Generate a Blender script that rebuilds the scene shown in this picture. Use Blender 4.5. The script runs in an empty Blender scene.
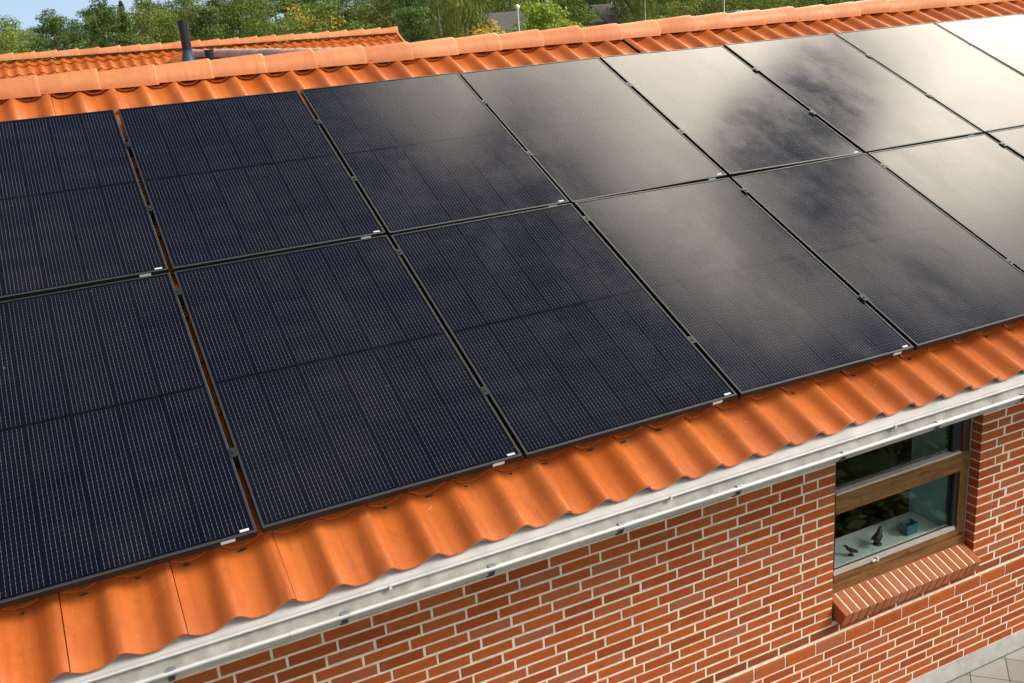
import bpy, bmesh, math, random
import numpy as np
from mathutils import Matrix, Vector

random.seed(11)
RNG = np.random.RandomState(5)
sc = bpy.context.scene
COL = sc.collection
RAD = math.radians
Z0 = 2.79                     # height of the panels' lower edge above the ground

# ---------------------------------------------------------------- camera
cam_d = bpy.data.cameras.new("camera")
cam = bpy.data.objects.new("camera", cam_d)
COL.objects.link(cam)
cam_d.sensor_width = 36.0
cam_d.lens = 34.506
cam_d.clip_start = 0.05
cam_d.clip_end = 3000
CR = Vector((0.8981556, -0.43244172, -0.07943973))
CU = Vector((0.20378403, 0.24933174, 0.94673426))
CF = Vector((0.38960055, 0.86650322, -0.31206342))
CAMPOS = Vector((-0.4571, -3.5556, 1.80345 + Z0))
m = Matrix.Identity(4)
for i in range(3):
    m[i][0], m[i][1], m[i][2], m[i][3] = CR[i], CU[i], -CF[i], CAMPOS[i]
cam.matrix_world = m
sc.camera = cam

# ---------------------------------------------------------------- world, sun, exposure
SUN_AZ, SUN_EL = 127.0, 38.0          # azimuth clockwise from +Y
SUN_STRENGTH = 2.7
SUN_ANGLE = 20.0
SKY_STRENGTH = 0.062
CLOUD = 6.0
SOUTH = 1.8
EXPOSURE = 0.18
sc.view_settings.view_transform = 'Standard'
sc.view_settings.look = 'None'
sc.view_settings.exposure = EXPOSURE
sc.view_settings.gamma = 1.0
sc.view_settings.use_curve_mapping = False

world = bpy.data.worlds.new("World")
sc.world = world
world.use_nodes = True


class NT:
    """small helper to write node maths as expressions"""
    def __init__(self, tree):
        self.t = tree
        self.n = tree.nodes
        self.l = tree.links

    def new(self, typ, **kw):
        n = self.n.new(typ)
        for k, v in kw.items():
            setattr(n, k, v)
        return n

    def put(self, sock, v):
        if isinstance(v, bpy.types.NodeSocket):
            self.l.new(v, sock)
        elif v is not None:
            if isinstance(v, (tuple, list)) and len(v) == 3 and sock.type == 'RGBA':
                v = (*v, 1)
            sock.default_value = v

    def m(self, op, a, b=None, c=None, clamp=False):
        n = self.new('ShaderNodeMath', operation=op, use_clamp=clamp)
        self.put(n.inputs[0], a)
        if b is not None: self.put(n.inputs[1], b)
        if c is not None: self.put(n.inputs[2], c)
        return n.outputs[0]

    def vm(self, op, a, b=None):
        n = self.new('ShaderNodeVectorMath', operation=op)
        self.put(n.inputs[0], a)
        if b is not None: self.put(n.inputs[1], b)
        return n.outputs['Value'] if op in ('DOT_PRODUCT', 'LENGTH') else n.outputs[0]

    def mix(self, f, a, b, mode='MIX'):
        n = self.new('ShaderNodeMix', data_type='RGBA', blend_type=mode)
        self.put(n.inputs[0], f); self.put(n.inputs[6], a); self.put(n.inputs[7], b)
        return n.outputs[2]

    def ramp(self, f, a, b, lo=0.0, hi=1.0, smooth=True):
        n = self.new('ShaderNodeMapRange', interpolation_type='SMOOTHSTEP' if smooth else 'LINEAR')
        self.put(n.inputs[0], f); self.put(n.inputs[1], a); self.put(n.inputs[2], b)
        self.put(n.inputs[3], lo); self.put(n.inputs[4], hi)
        return n.outputs[0]

    def noise(self, vec, scale, detail=3.0, rough=0.55, dist=0.0, dims='3D'):
        n = self.new('ShaderNodeTexNoise', noise_dimensions=dims)
        if vec is not None: self.put(n.inputs['Vector'], vec)
        n.inputs['Scale'].default_value = scale
        n.inputs['Detail'].default_value = detail
        n.inputs['Roughness'].default_value = rough
        n.inputs['Distortion'].default_value = dist
        return n.outputs['Fac']

    def white(self, vec, dims='3D'):
        n = self.new('ShaderNodeTexWhiteNoise', noise_dimensions=dims)
        self.put(n.inputs['Vector'], vec)
        return n.outputs['Value']

    def comb(self, x, y, z=0.0):
        n = self.new('ShaderNodeCombineXYZ')
        self.put(n.inputs[0], x); self.put(n.inputs[1], y); self.put(n.inputs[2], z)
        return n.outputs[0]

    def sep(self, v):
        n = self.new('ShaderNodeSeparateXYZ')
        self.put(n.inputs[0], v)
        return n.outputs

    def mapping(self, v, scale=(1, 1, 1), rot=(0, 0, 0), loc=(0, 0, 0)):
        n = self.new('ShaderNodeMapping')
        self.put(n.inputs[0], v)
        n.inputs['Scale'].default_value = scale
        n.inputs['Rotation'].default_value = rot
        n.inputs['Location'].default_value = loc
        return n.outputs[0]


def sph(az, el):
    a, e = RAD(az), RAD(el)
    return (math.sin(a) * math.cos(e), math.cos(a) * math.cos(e), math.sin(e))


def build_world():
    w = NT(world.node_tree)
    w.n.clear()
    out = w.new('ShaderNodeOutputWorld')
    bg = w.new('ShaderNodeBackground')
    w.l.new(bg.outputs[0], out.inputs[0])
    sky = w.new('ShaderNodeTexSky', sky_type='NISHITA')
    sky.sun_disc = False
    sky.sun_elevation = RAD(SUN_EL)
    sky.sun_rotation = RAD(SUN_AZ)
    sky.air_density = 1.0
    sky.dust_density = 0.6
    sky.ozone_density = 1.3
    tc = w.new('ShaderNodeTexCoord')
    d = tc.outputs['Generated']
    w.l.new(w.vm('NORMALIZE', w.vm('ADD', d, (0, 0, .16))), sky.inputs[0])
    # a broad bright bank of cloud low in the east, thin wisps elsewhere
    near = w.vm('DOT_PRODUCT', d, sph(50, 26))
    n1 = w.noise(w.mapping(d, scale=(1, 1, 1.6), loc=CLOUD_OFS), 3.1, 2.0, 0.5, 0.3)
    n2 = w.noise(w.mapping(d, scale=(1, 1, 2.2), loc=(3.1, .4, .2)), 2.2, 5.0, 0.55, 0.4)
    edge = w.m('MULTIPLY_ADD', w.m('SUBTRACT', n1, 0.5), 0.26, near)
    for az_, el_, ra_, dep in HOLES:
        hd = w.vm('DOT_PRODUCT', d, sph(az_, el_))
        edge = w.m('SUBTRACT', edge, w.ramp(hd, math.cos(RAD(ra_)), math.cos(RAD(ra_ * .25)), 0, dep))
    bank = w.ramp(edge, 0.875, 0.975)
    core = w.ramp(near, 0.88, 0.985, 0.8, 1.0)
    wisp = w.m('MULTIPLY', w.ramp(n2, 0.45, 0.75), 0.20)
    skyc = w.mix(1.0, sky.outputs[0], (SKY_STRENGTH,) * 3, 'MULTIPLY')
    cb = w.m('MULTIPLY', core, CLOUD)
    cc = w.mix(1.0, (1.0, 0.89, 0.74), w.comb(cb, cb, cb), 'MULTIPLY')
    c1 = w.mix(wisp, skyc, (.95, .70, .66))
    # bright thin overcast added in the unseen south to light the wall
    so = w.ramp(w.vm('DOT_PRODUCT', d, sph(SUN_AZ + 22, 28)), 0.50, 0.95, 0.0, 0.9)
    c1 = w.mix(so, c1, (SOUTH, SOUTH * .97, SOUTH * .92))
    # pale air near the horizon
    dz = w.sep(d)[2]
    c1 = w.mix(w.ramp(dz, .42, -.02, 0, .8), c1, (.58, .76, .96))
    c2 = w.mix(bank, c1, cc)
    w.l.new(c2, bg.inputs[0])
    bg.inputs[1].default_value = 1.0


CLOUD_OFS = (0.0, 0.0, 0.0)
HOLES = [(60, 36, 5.5, .055), (58.5, 39.5, 5, .06), (58, 43, 4, .035), (64, 43.5, 5, .05), (67, 44, 4, .03)]
build_world()

sun_d = bpy.data.lights.new("sun", 'SUN')
sun = bpy.data.objects.new("sun", sun_d)
COL.objects.link(sun)
sun_d.energy = SUN_STRENGTH
sun_d.angle = RAD(SUN_ANGLE)
sun_d.color = (1.0, 0.94, 0.86)
sun.rotation_euler = Vector(sph(SUN_AZ, SUN_EL)).to_track_quat('Z', 'Y').to_euler()
sun.location = (12, -8, 20)

# ---------------------------------------------------------------- helpers
def empty(name, loc=(0, 0, 0), parent=None):
    o = bpy.data.objects.new(name, None)
    COL.objects.link(o)
    o.location = loc
    o.empty_display_size = 0.2
    if parent: o.parent = parent
    return o


def tag(o, label=None, cat=None, group=None, kind=None):
    if label: o['label'] = label
    if cat: o['category'] = cat
    if group: o['group'] = group
    if kind: o['kind'] = kind
    return o


class MB:
    """collects vertices and faces for one mesh object"""
    def __init__(self):
        self.v = []; self.f = []; self.mi = []; self.sm = []; self.rnd = []

    def add(self, verts, faces, mi=0, smooth=False, rnd=None):
        b = len(self.v)
        self.v += [tuple(p) for p in verts]
        r = random.random() if rnd is None else rnd
        for f in faces:
            self.f.append(tuple(i + b for i in f)); self.mi.append(mi); self.sm.append(smooth); self.rnd.append(r)

    def box(self, x0, x1, y0, y1, z0, z1, mi=0, M=None, rnd=None):
        p = [(x, y, z) for z in (z0, z1) for y in (y0, y1) for x in (x0, x1)]
        if M is not None: p = [M @ Vector(q) for q in p]
        self.add(p, [(0, 2, 3, 1), (4, 5, 7, 6), (0, 1, 5, 4), (2, 6, 7, 3), (0, 4, 6, 2), (1, 3, 7, 5)], mi, rnd=rnd)

    def sweep(self, prof, x0, x1, mi=0, smooth=True, closed=False, caps=False, rnd=None):
        """profile of (y,z) pulled along x"""
        n = len(prof)
        self.add([(x0, y, z) for y, z in prof] + [(x1, y, z) for y, z in prof],
                 [(i, (i + 1) % n, (i + 1) % n + n, i + n) for i in range(n if closed else n - 1)], mi, smooth, rnd)
        if caps:
            self.add([(x0, y, z) for y, z in prof], [tuple(range(n))[::-1]], mi, rnd=rnd)
            self.add([(x1, y, z) for y, z in prof], [tuple(range(n))], mi, rnd=rnd)

    def tube(self, pts, radii, n=10, mi=0, caps=True, smooth=True, rnd=None):
        pts = [Vector(p) for p in pts]
        if not hasattr(radii, '__len__'): radii = [radii] * len(pts)
        vs = []
        for i, p in enumerate(pts):
            t = (pts[min(i + 1, len(pts) - 1)] - pts[max(i - 1, 0)]).normalized()
            a = t.cross(Vector((0.31, 0.17, 0.93)) if abs(t.z) < .9 else Vector((1, 0, 0))).normalized()
            b = t.cross(a)
            for k in range(n):
                q = 2 * math.pi * k / n
                vs.append(p + (a * math.cos(q) + b * math.sin(q)) * radii[i])
        fs = []
        for i in range(len(pts) - 1):
            for k in range(n):
                fs.append((i * n + k, i * n + (k + 1) % n, (i + 1) * n + (k + 1) % n, (i + 1) * n + k))
        self.add(vs, fs, mi, smooth, rnd)
        if caps:
            self.add(vs[:n], [tuple(range(n))], mi, rnd=rnd)
            self.add(vs[-n:], [tuple(range(n))[::-1]], mi, rnd=rnd)

    def build(self, name, mats, parent=None, loc=None, fix=True):
        me = bpy.data.meshes.new(name)
        me.from_pydata(self.v, [], self.f)
        if not isinstance(mats, (list, tuple)): mats = [mats]
        for q in mats: me.materials.append(q)
        me.polygons.foreach_set('material_index', self.mi)
        me.polygons.foreach_set('use_smooth', self.sm)
        at = me.attributes.new('rnd', 'FLOAT', 'FACE')
        at.data.foreach_set('value', np.array(self.rnd, dtype=np.float32))
        me.update()
        if fix:
            bm = bmesh.new(); bm.from_mesh(me)
            bmesh.ops.recalc_face_normals(bm, faces=bm.faces)
            bm.to_mesh(me); bm.free()
        o = bpy.data.objects.new(name, me)
        COL.objects.link(o)
        if parent: o.parent = parent
        if loc is not None: o.location = loc
        return o


def material(name):
    mt = bpy.data.materials.new(name)
    mt.use_nodes = True
    t = NT(mt.node_tree)
    t.n.clear()
    out = t.new('ShaderNodeOutputMaterial')
    bs = t.new('ShaderNodeBsdfPrincipled')
    t.l.new(bs.outputs[0], out.inputs[0])
    return mt, t, bs, out


def simple(name, col, rough=0.5, metal=0.0, spec=0.5, var=0.0, scale=8.0, bump=0.0, bscale=60.0):
    mt, t, bs, out = material(name)
    tc = t.new('ShaderNodeTexCoord').outputs['Object']
    if var:
        n = t.noise(tc, scale, 5, .6)
        f = t.ramp(n, .3, .7, 1 - var, 1 + var, False)
        c = t.mix(1.0, col, t.comb(f, f, f), 'MULTIPLY')
        t.l.new(c, bs.inputs['Base Color'])
    else:
        t.put(bs.inputs['Base Color'], col)
    bs.inputs['Roughness'].default_value = rough
    bs.inputs['Metallic'].default_value = metal
    bs.inputs['Specular IOR Level'].default_value = spec
    if bump:
        b = t.new('ShaderNodeBump'); b.inputs['Strength'].default_value = bump; b.inputs['Distance'].default_value = .004
        t.l.new(t.noise(tc, bscale, 4, .6), b.inputs['Height']); t.l.new(b.outputs[0], bs.inputs['Normal'])
    return mt


def attr(t, name):
    n = t.new('ShaderNodeAttribute', attribute_name=name)
    return n.outputs['Fac']


def tile_material(name, base, pale, dark, rough=.42):
    mt, t, bs, out = material(name)
    tc = t.new('ShaderNodeTexCoord').outputs['Object']
    r = attr(t, 'rnd')
    c = t.mix(t.ramp(r, 0, 1, 0.0, 1.0, False), base, pale)
    n = t.noise(tc, 2.3, 5, .62)
    c = t.mix(t.ramp(n, .42, .72, 0, .5), c, dark)
    n4 = t.noise(t.mapping(tc, loc=(7, 1, 3)), 11, 6, .7)
    c = t.mix(t.ramp(n4, .5, .8, 0, .5), c, dark)
    c = t.mix(t.ramp(n4, .45, .2, 0, .45), c, pale)
    # long faint streaks down the slope
    st = t.noise(t.mapping(tc, scale=(26, 2.2, 2.2)), 1.0, 4, .6)
    c = t.mix(t.ramp(st, .45, .75, 0, .5), c, dark)
    sp = t.noise(tc, 95, 2, .5)
    c = t.mix(t.ramp(sp, .66, .74, 0, .5), c, (.10, .055, .03))
    sp2 = t.noise(t.mapping(tc, loc=(4, 2, 1)), 42, 2, .5)
    c = t.mix(t.ramp(sp2, .72, .77, 0, .5), c, (.62, .42, .30))
    t.l.new(c, bs.inputs['Base Color'])
    t.l.new(t.ramp(n, .3, .7, rough - .08, rough + .12), bs.inputs['Roughness'])
    bs.inputs['Specular IOR Level'].default_value = .45
    b = t.new('ShaderNodeBump'); b.inputs['Strength'].default_value = .25; b.inputs['Distance'].default_value = .003
    t.l.new(t.noise(tc, 55, 5, .65), b.inputs['Height']); t.l.new(b.outputs[0], bs.inputs['Normal'])
    return mt


def brick_material(name, c0, c1, c2):
    mt, t, bs, out = material(name)
    tc = t.new('ShaderNodeTexCoord').outputs['Object']
    r = attr(t, 'rnd')
    c = t.mix(t.ramp(r, 0.0, .55, 0, 1, False), c0, c1)
    c = t.mix(t.ramp(r, .72, 1.0, 0, .8), c, c2)
    n = t.noise(tc, 38, 5, .7)
    c = t.mix(t.ramp(n, .45, .8, 0, .55), c, tuple(q * .55 for q in c0))
    n3 = t.noise(t.mapping(tc, loc=(2, 5, 1)), 9, 4, .65)
    c = t.mix(t.ramp(n3, .52, .8, 0, .35), c, (.46, .21, .12))
    t.l.new(c, bs.inputs['Base Color'])
    bs.inputs['Roughness'].default_value = .78
    bs.inputs['Specular IOR Level'].default_value = .3
    b = t.new('ShaderNodeBump'); b.inputs['Strength'].default_value = .5; b.inputs['Distance'].default_value = .003
    t.l.new(t.noise(tc, 120, 4, .7), b.inputs['Height']); t.l.new(b.outputs[0], bs.inputs['Normal'])
    return mt


def wood_material(name, a, b_, axis):
    mt, t, bs, out = material(name)
    tc = t.new('ShaderNodeTexCoord').outputs['Object']
    sc_ = (2.0, 30, 30) if axis == 'x' else (30, 30, 2.0)
    n = t.noise(t.mapping(tc, scale=sc_), 1.6, 5, .65, .8)
    c = t.mix(t.ramp(n, .35, .7), a, b_)
    n2 = t.noise(tc, 14, 4, .7)
    c = t.mix(t.ramp(n2, .5, .75, 0, .6), c, tuple(q * .45 for q in a))
    t.l.new(c, bs.inputs['Base Color'])
    bs.inputs['Roughness'].default_value = .45
    b = t.new('ShaderNodeBump'); b.inputs['Strength'].default_value = .3; b.inputs['Distance'].default_value = .002
    t.l.new(n, b.inputs['Height']); t.l.new(b.outputs[0], bs.inputs['Normal'])
    return mt


TILE = tile_material('terracotta_tile', (.57, .138, .023), (.64, .175, .036), (.36, .078, .018))
RIDGE = tile_material('terracotta_ridge', (.68, .23, .08), (.80, .34, .14), (.50, .16, .06), .55)
RIDGE_GREY = tile_material('weathered_ridge', (.62, .40, .30), (.70, .48, .38), (.46, .28, .2), .7)
DECK = simple('roof_underlay', (.03, .022, .018), .9)
BRICK = brick_material('red_brick', (.335, .064, .012), (.46, .100, .019), (.38, .12, .055))
BRICK_SILL = brick_material('sill_brick', (.44, .125, .042), (.48, .15, .055), (.46, .17, .08))
MORTAR = simple('lime_mortar', (.80, .68, .52), .9, var=.18, scale=25, bump=.4, bscale=150)
LEDGE = simple('mossy_ledge', (.25, .065, .02), .85, var=.35, scale=22, bump=.4)
PLINTH = simple('render_plinth', (.50, .49, .46), .85, var=.14, scale=12, bump=.35, bscale=90)
WOOD_H = wood_material('stained_wood_rail', (.15, .066, .020), (.29, .14, .047), 'x')
WOOD_V = wood_material('stained_wood_stile', (.16, .07, .020), (.30, .145, .045), 'z')
WOOD_DARK = wood_material('dark_wood', (.055, .026, .014), (.10, .05, .024), 'z')  # darker copy of the frame wood: shade and weathering in its colour
BEAD = simple('pale_glazing_bead', (.52, .47, .42), .4, var=.1)
STRIP_BLACK = simple('black_strip', (.012, .012, .013), .6)
ZINC = simple('zinc_gutter', (.60, .59, .56), .5, metal=.35, var=.16, scale=7, bump=.15, bscale=30)
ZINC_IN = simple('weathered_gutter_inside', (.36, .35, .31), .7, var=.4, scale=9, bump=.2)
ZINC_LIGHT = simple('pale_flashing', (.62, .61, .58), .5, metal=.1, var=.12, scale=6)
STEEL_BLUE = simple('galvanised_bracket', (.42, .47, .50), .35, metal=.6, var=.15)
STRAP = simple('dark_strap', (.05, .07, .085), .5, metal=.5)
WHITE_PAINT = simple('white_paint', (.86, .88, .85), .45, var=.05)
TEAL = simple('teal_plaster', (.42, .64, .62), .75, var=.18, scale=5)
BLACK = simple('black_plastic', (.012, .012, .013), .45)
DARKMETAL = simple('dark_rail_metal', (.03, .03, .032), .45, metal=.6)
CLAMPM = simple('clamp_metal', (.06, .075, .075), .35, metal=.7, var=.2, scale=60)
PIPE = simple('black_flue_pipe', (.009, .0095, .011), .45, var=.3, scale=12)
LEAD = simple('lead_flashing', (.05, .085, .13), .5, metal=.3, var=.2)
LABEL_W = simple('white_sticker', (.66, .66, .65), .45)
ORN = simple('dark_bronze', (.03, .03, .028), .4)
POT = simple('teal_glaze', (.04, .17, .23), .25)
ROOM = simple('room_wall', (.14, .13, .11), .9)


def frame_material():
    mt, t, bs, out = material('black_anodised_frame')
    bs.inputs['Base Color'].default_value = (.085, .095, .095, 1)
    bs.inputs['Metallic'].default_value = .7
    bs.inputs['Roughness'].default_value = .38
    return mt


FRAME = frame_material()
FRAME_SIDE = simple('black_frame_side', (.004, .004, .005), .6)
PW, PH, PT = 1.134, 1.722, .033       # panel width, height, thickness


def panel_material():
    mt, t, bs, out = material('monocrystalline_cells')
    tc = t.new('ShaderNodeTexCoord').outputs['Object']
    X, Y, _ = t.sep(tc)
    oi = t.new('ShaderNodeObjectInfo').outputs['Random']
    cw = 0.1835
    cx = t.m('DIVIDE', t.m('SUBTRACT', X, (PW - 6 * cw) / 2), cw)          # 0..6
    half = t.m('GREATER_THAN', Y, PH / 2)
    ch = 0.0920
    y0 = t.m('MULTIPLY_ADD', half, .020 + 9 * ch, (PH - 18 * ch - .020) / 2)
    cy = t.m('DIVIDE', t.m('SUBTRACT', Y, y0), ch)                          # 0..9 in each half
    fx = t.m('FRACT', cx); fy = t.m('FRACT', cy)
    inx = t.m('MULTIPLY', t.m('GREATER_THAN', cx, 0), t.m('LESS_THAN', cx, 6))
    iny = t.m('MULTIPLY', t.m('GREATER_THAN', cy, 0), t.m('LESS_THAN', cy, 9))
    inside = t.m('MULTIPLY', inx, iny)
    ax = t.m('ABSOLUTE', t.m('SUBTRACT', fx, .5)); ay = t.m('ABSOLUTE', t.m('SUBTRACT', fy, .5))
    cell = t.m('MULTIPLY', inside, t.m('MULTIPLY', t.m('LESS_THAN', ax, .489), t.m('LESS_THAN', ay, .485)))
    cid = t.comb(t.m('FLOOR', cx), t.m('ADD', t.m('FLOOR', cy), t.m('MULTIPLY', half, 20)), t.m('MULTIPLY', oi, 37.0))
    rv = t.white(cid)
    # ten bus bars in each cell, run on across the gaps between half cells
    bus = t.m('ABSOLUTE', t.m('SUBTRACT', t.m('FRACT', t.m('MULTIPLY_ADD', t.m('SUBTRACT', fx, .0645), 1 / .0968, .5)), .5))
    line = t.m('MULTIPLY', t.m('LESS_THAN', bus, .030), t.m('MULTIPLY', inside, t.m('LESS_THAN', ax, .46)))
    # brighter solder pads: four per half cell
    pad = t.m('ABSOLUTE', t.m('SUBTRACT', t.m('FRACT', t.m('MULTIPLY', fy, 4)), .5))
    padm = t.ramp(pad, .26, .5, .42, 1.15)
    li = t.m('MULTIPLY', padm, t.ramp(rv, 0, 1, .78, 1.0, False))
    c = t.mix(rv, (.0020, .0032, .0100), (.0045, .0046, .0120))
    back = t.mix(cell, (.002, .0022, .004), c)
    lc = t.mix(1.0, (.30, .30, .31), t.comb(li, li, li), 'MULTIPLY')
    c = t.mix(line, back, lc)
    # dust, faint smears
    dn = t.noise(t.mapping(t.vm('ADD', tc, t.comb(t.m('MULTIPLY', oi, 91), 0, 0)), scale=(1, .6, 1)), 3.0, 6, .65)
    c = t.mix(t.ramp(dn, .45, .9, 0, .010), c, (.45, .38, .32))
    sp = t.noise(t.vm('ADD', tc, t.comb(t.m('MULTIPLY', oi, 53), 0, 0)), 46, 1, .5)
    c = t.mix(t.ramp(sp, .80, .84, 0, .35), c, (.5, .48, .44))
    t.l.new(c, bs.inputs['Base Color'])
    t.l.new(t.ramp(dn, .3, .7, .11, .19), bs.inputs['Roughness'])
    bs.inputs['IOR'].default_value = 1.5
    bs.inputs['Specular IOR Level'].default_value = .5
    b = t.new('ShaderNodeBump'); b.inputs['Strength'].default_value = .06; b.inputs['Distance'].default_value = .01
    t.l.new(t.noise(t.vm('ADD', tc, t.comb(0, t.m('MULTIPLY', oi, 17), 0)), 1.4, 2, .5), b.inputs['Height'])
    t.l.new(b.outputs[0], bs.inputs['Normal'])
    return mt


CELLS = panel_material()


def glass_material():
    mt, t, bs, out = material('window_glass')
    t.n.remove(bs)
    ge = t.new('ShaderNodeNewGeometry')
    co = t.m('ABSOLUTE', t.vm('DOT_PRODUCT', ge.outputs['Normal'], ge.outputs['Incoming']))
    fr = t.m('MULTIPLY_ADD', t.m('POWER', t.m('SUBTRACT', 1.0, co), 5.0), .96, .045, clamp=True)
    gl = t.new('ShaderNodeBsdfGlossy'); gl.inputs['Roughness'].default_value = .01
    tr = t.new('ShaderNodeBsdfTransparent'); tr.inputs['Color'].default_value = (.90, .96, .94, 1)
    mx = t.new('ShaderNodeMixShader')
    t.l.new(t.m('MULTIPLY', fr, 1.7, clamp=True), mx.inputs[0])
    t.l.new(tr.outputs[0], mx.inputs[1]); t.l.new(gl.outputs[0], mx.inputs[2])
    t.l.new(mx.outputs[0], out.inputs[0])
    return mt


GLASS = glass_material()


def ground_material():
    mt, t, bs, out = material('meadow_grass')
    tc = t.new('ShaderNodeTexCoord').outputs['Object']
    n = t.noise(tc, .08, 6, .6); n2 = t.noise(tc, 2.2, 5, .7)
    c = t.mix(n, (.045, .075, .018), (.10, .12, .035))
    c = t.mix(t.ramp(n2, .35, .7, 0, .6), c, (.03, .05, .014))
    t.l.new(c, bs.inputs['Base Color']); bs.inputs['Roughness'].default_value = .95
    return mt


def paving_material():
    mt, t, bs, out = material('concrete_slabs')
    tc = t.new('ShaderNodeTexCoord').outputs['Object']
    rv = t.mapping(t.vm('ADD', tc, (-.05, -.41, 0)), rot=(0, 0, RAD(45)))
    X, Y, _ = t.sep(rv)
    px_ = t.m('DIVIDE', X, .2475); py_ = t.m('DIVIDE', Y, .2475)
    ax = t.m('ABSOLUTE', t.m('SUBTRACT', t.m('FRACT', px_), .5)); ay = t.m('ABSOLUTE', t.m('SUBTRACT', t.m('FRACT', py_), .5))
    j = t.m('GREATER_THAN', t.m('MAXIMUM', ax, ay), .486)
    r = t.white(t.comb(t.m('FLOOR', px_), t.m('FLOOR', py_), 0))
    c = t.mix(r, (.36, .345, .315), (.47, .455, .42))
    n = t.noise(tc, 14, 6, .7)
    c = t.mix(t.ramp(n, .4, .75, 0, .4), c, (.26, .25, .21))
    c = t.mix(j, c, (.10, .095, .07))
    t.l.new(c, bs.inputs['Base Color']); bs.inputs['Roughness'].default_value = .9
    b = t.new('ShaderNodeBump'); b.inputs['Strength'].default_value = .5; b.inputs['Distance'].default_value = .006
    t.l.new(t.m('SUBTRACT', t.m('MULTIPLY', n, .3), j), b.inputs['Height']); t.l.new(b.outputs[0], bs.inputs['Normal'])
    return mt


# ---------------------------------------------------------------- ground
g = MB(); g.add([(-1500, -1500, 0), (1500, -1500, 0), (1500, 1500, 0), (-1500, 1500, 0)], [(0, 1, 2, 3)])
tag(g.build('ground', ground_material()), kind='structure')
g = MB(); g.add([(-5, -.32, .004), (14, -.32, .004), (14, .43, .004), (-5, .43, .004)], [(0, 1, 2, 3)])
tag(g.build('paving', paving_material()), kind='structure')

# ---------------------------------------------------------------- the house
S = RAD(25.0644); CS, SN = math.cos(S), math.sin(S)
house = empty('house', (3.8, 3.75, 0))
tag(house, 'red brick house with orange clay tile roof carrying the black solar panels', 'house')
HOFF = Vector((-3.8, -3.75, 0))


def hbuild(mb, name, mats, parent=None, fix=True):
    o = mb.build(name, mats, parent or house, None, fix)
    if parent is None: o.location = HOFF
    return o


def roof_pt(x, v, h):
    return (x, v * CS - h * SN, Z0 + v * SN + h * CS)


XR0, XR1 = -3.6, 11.4
RY, RZ = 3.75, 1.6 + Z0                # main ridge
WAVE = 0.2006; WAVE0 = -.768; COURSE = .3561; FIRST = .332; V0 = -.272


def profile(t_):
    t_ = t_ % 1.0
    q = t_ / .46 * .5 if t_ < .46 else .5 + (t_ - .46) / .54 * .5
    return -.045 * (1 - ((1 + math.cos(2 * math.pi * q)) / 2) ** 1.75)


def tiled_slope(mb, fn, i0, i1, k0, k1, vtop, seg=14, thick=.013, base=0.0, slip=None, jit=1.0, start=V0, phase=WAVE0, first=FIRST, skew=None):
    """double pan tiles: fn(x, v, h) -> point"""
    for k in range(k0, k1):
        va = start + (0 if k == 0 else first + COURSE * (k - 1))
        clen = first if k == 0 else COURSE
        for i in range(i0, i1, 2):
            r = random.random()
            dz = random.uniform(-.0025, .0025) * jit; dv = random.uniform(-.004, .004) * jit
            tw = random.uniform(-.003, .003) * jit
            if skew and k == 0: dv += skew(phase + WAVE * (i + 1))
            vb = min(va + clen + .05, vtop)
            if vb - va < .03: continue
            s0 = .13 + .012; s1 = 2.13 - .006
            n = seg * 2
            ts = [s0 + (s1 - s0) * q / n for q in range(n + 1)]
            rows = [(va + dv, 0.0), (va + dv + .02, .0), (va + clen * .5, 0), (vb, 0)]
            vs = []
            for v_, _ in rows:
                for t_ in ts:
                    h = profile(t_) + base + dz - .022 * (v_ - va) / clen
                    e = (t_ - s0) / (s1 - s0)
                    h += tw * (e - .5) + (.005 if e > .95 else 0) - (.004 if e < .03 else 0)
                    vs.append(fn(phase + WAVE * (i + t_), v_, h))
            m_ = n + 1
            fs = [(a * m_ + b, a * m_ + b + 1, (a + 1) * m_ + b + 1, (a + 1) * m_ + b) for a in range(len(rows) - 1) for b in range(n)
                  if not (slip == (k, i) and a > 0 and 1.70 < ts[b] < 1.83)]
            mb.add(vs, fs, 0, True, r)
            # lower lip
            lip = vs[:m_] + [fn(phase + WAVE * (i + t_), va + dv + .003, profile(t_) + base + dz + tw * ((t_ - s0) / (s1 - s0) - .5) - thick) for t_ in ts]
            mb.add(lip, [(b, m_ + b, m_ + b + 1, b + 1) for b in range(n)], 0, True, r)
            # side edges
            for e in (0, n):
                a = [vs[q * m_ + e] for q in range(len(rows))]
                b = [fn(phase + WAVE * (i + ts[e]), rows[q][0], profile(ts[e]) + base + dz - .022 * (rows[q][0] - va) / clen - thick) for q in range(len(rows))]
                mb.add(a + b, [(q, q + 1, q + 5, q + 4) for q in range(3)], 0, False, r)


front = MB()
tiled_slope(front, roof_pt, -14, 60, 0, 13, 4.085, 14, base=-.10, slip=(11, 22), skew=lambda x: max(-.028, min(.006, .0088 * (x - 2.2))))
hbuild(front, 'roof', TILE, fix=False)


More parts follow.
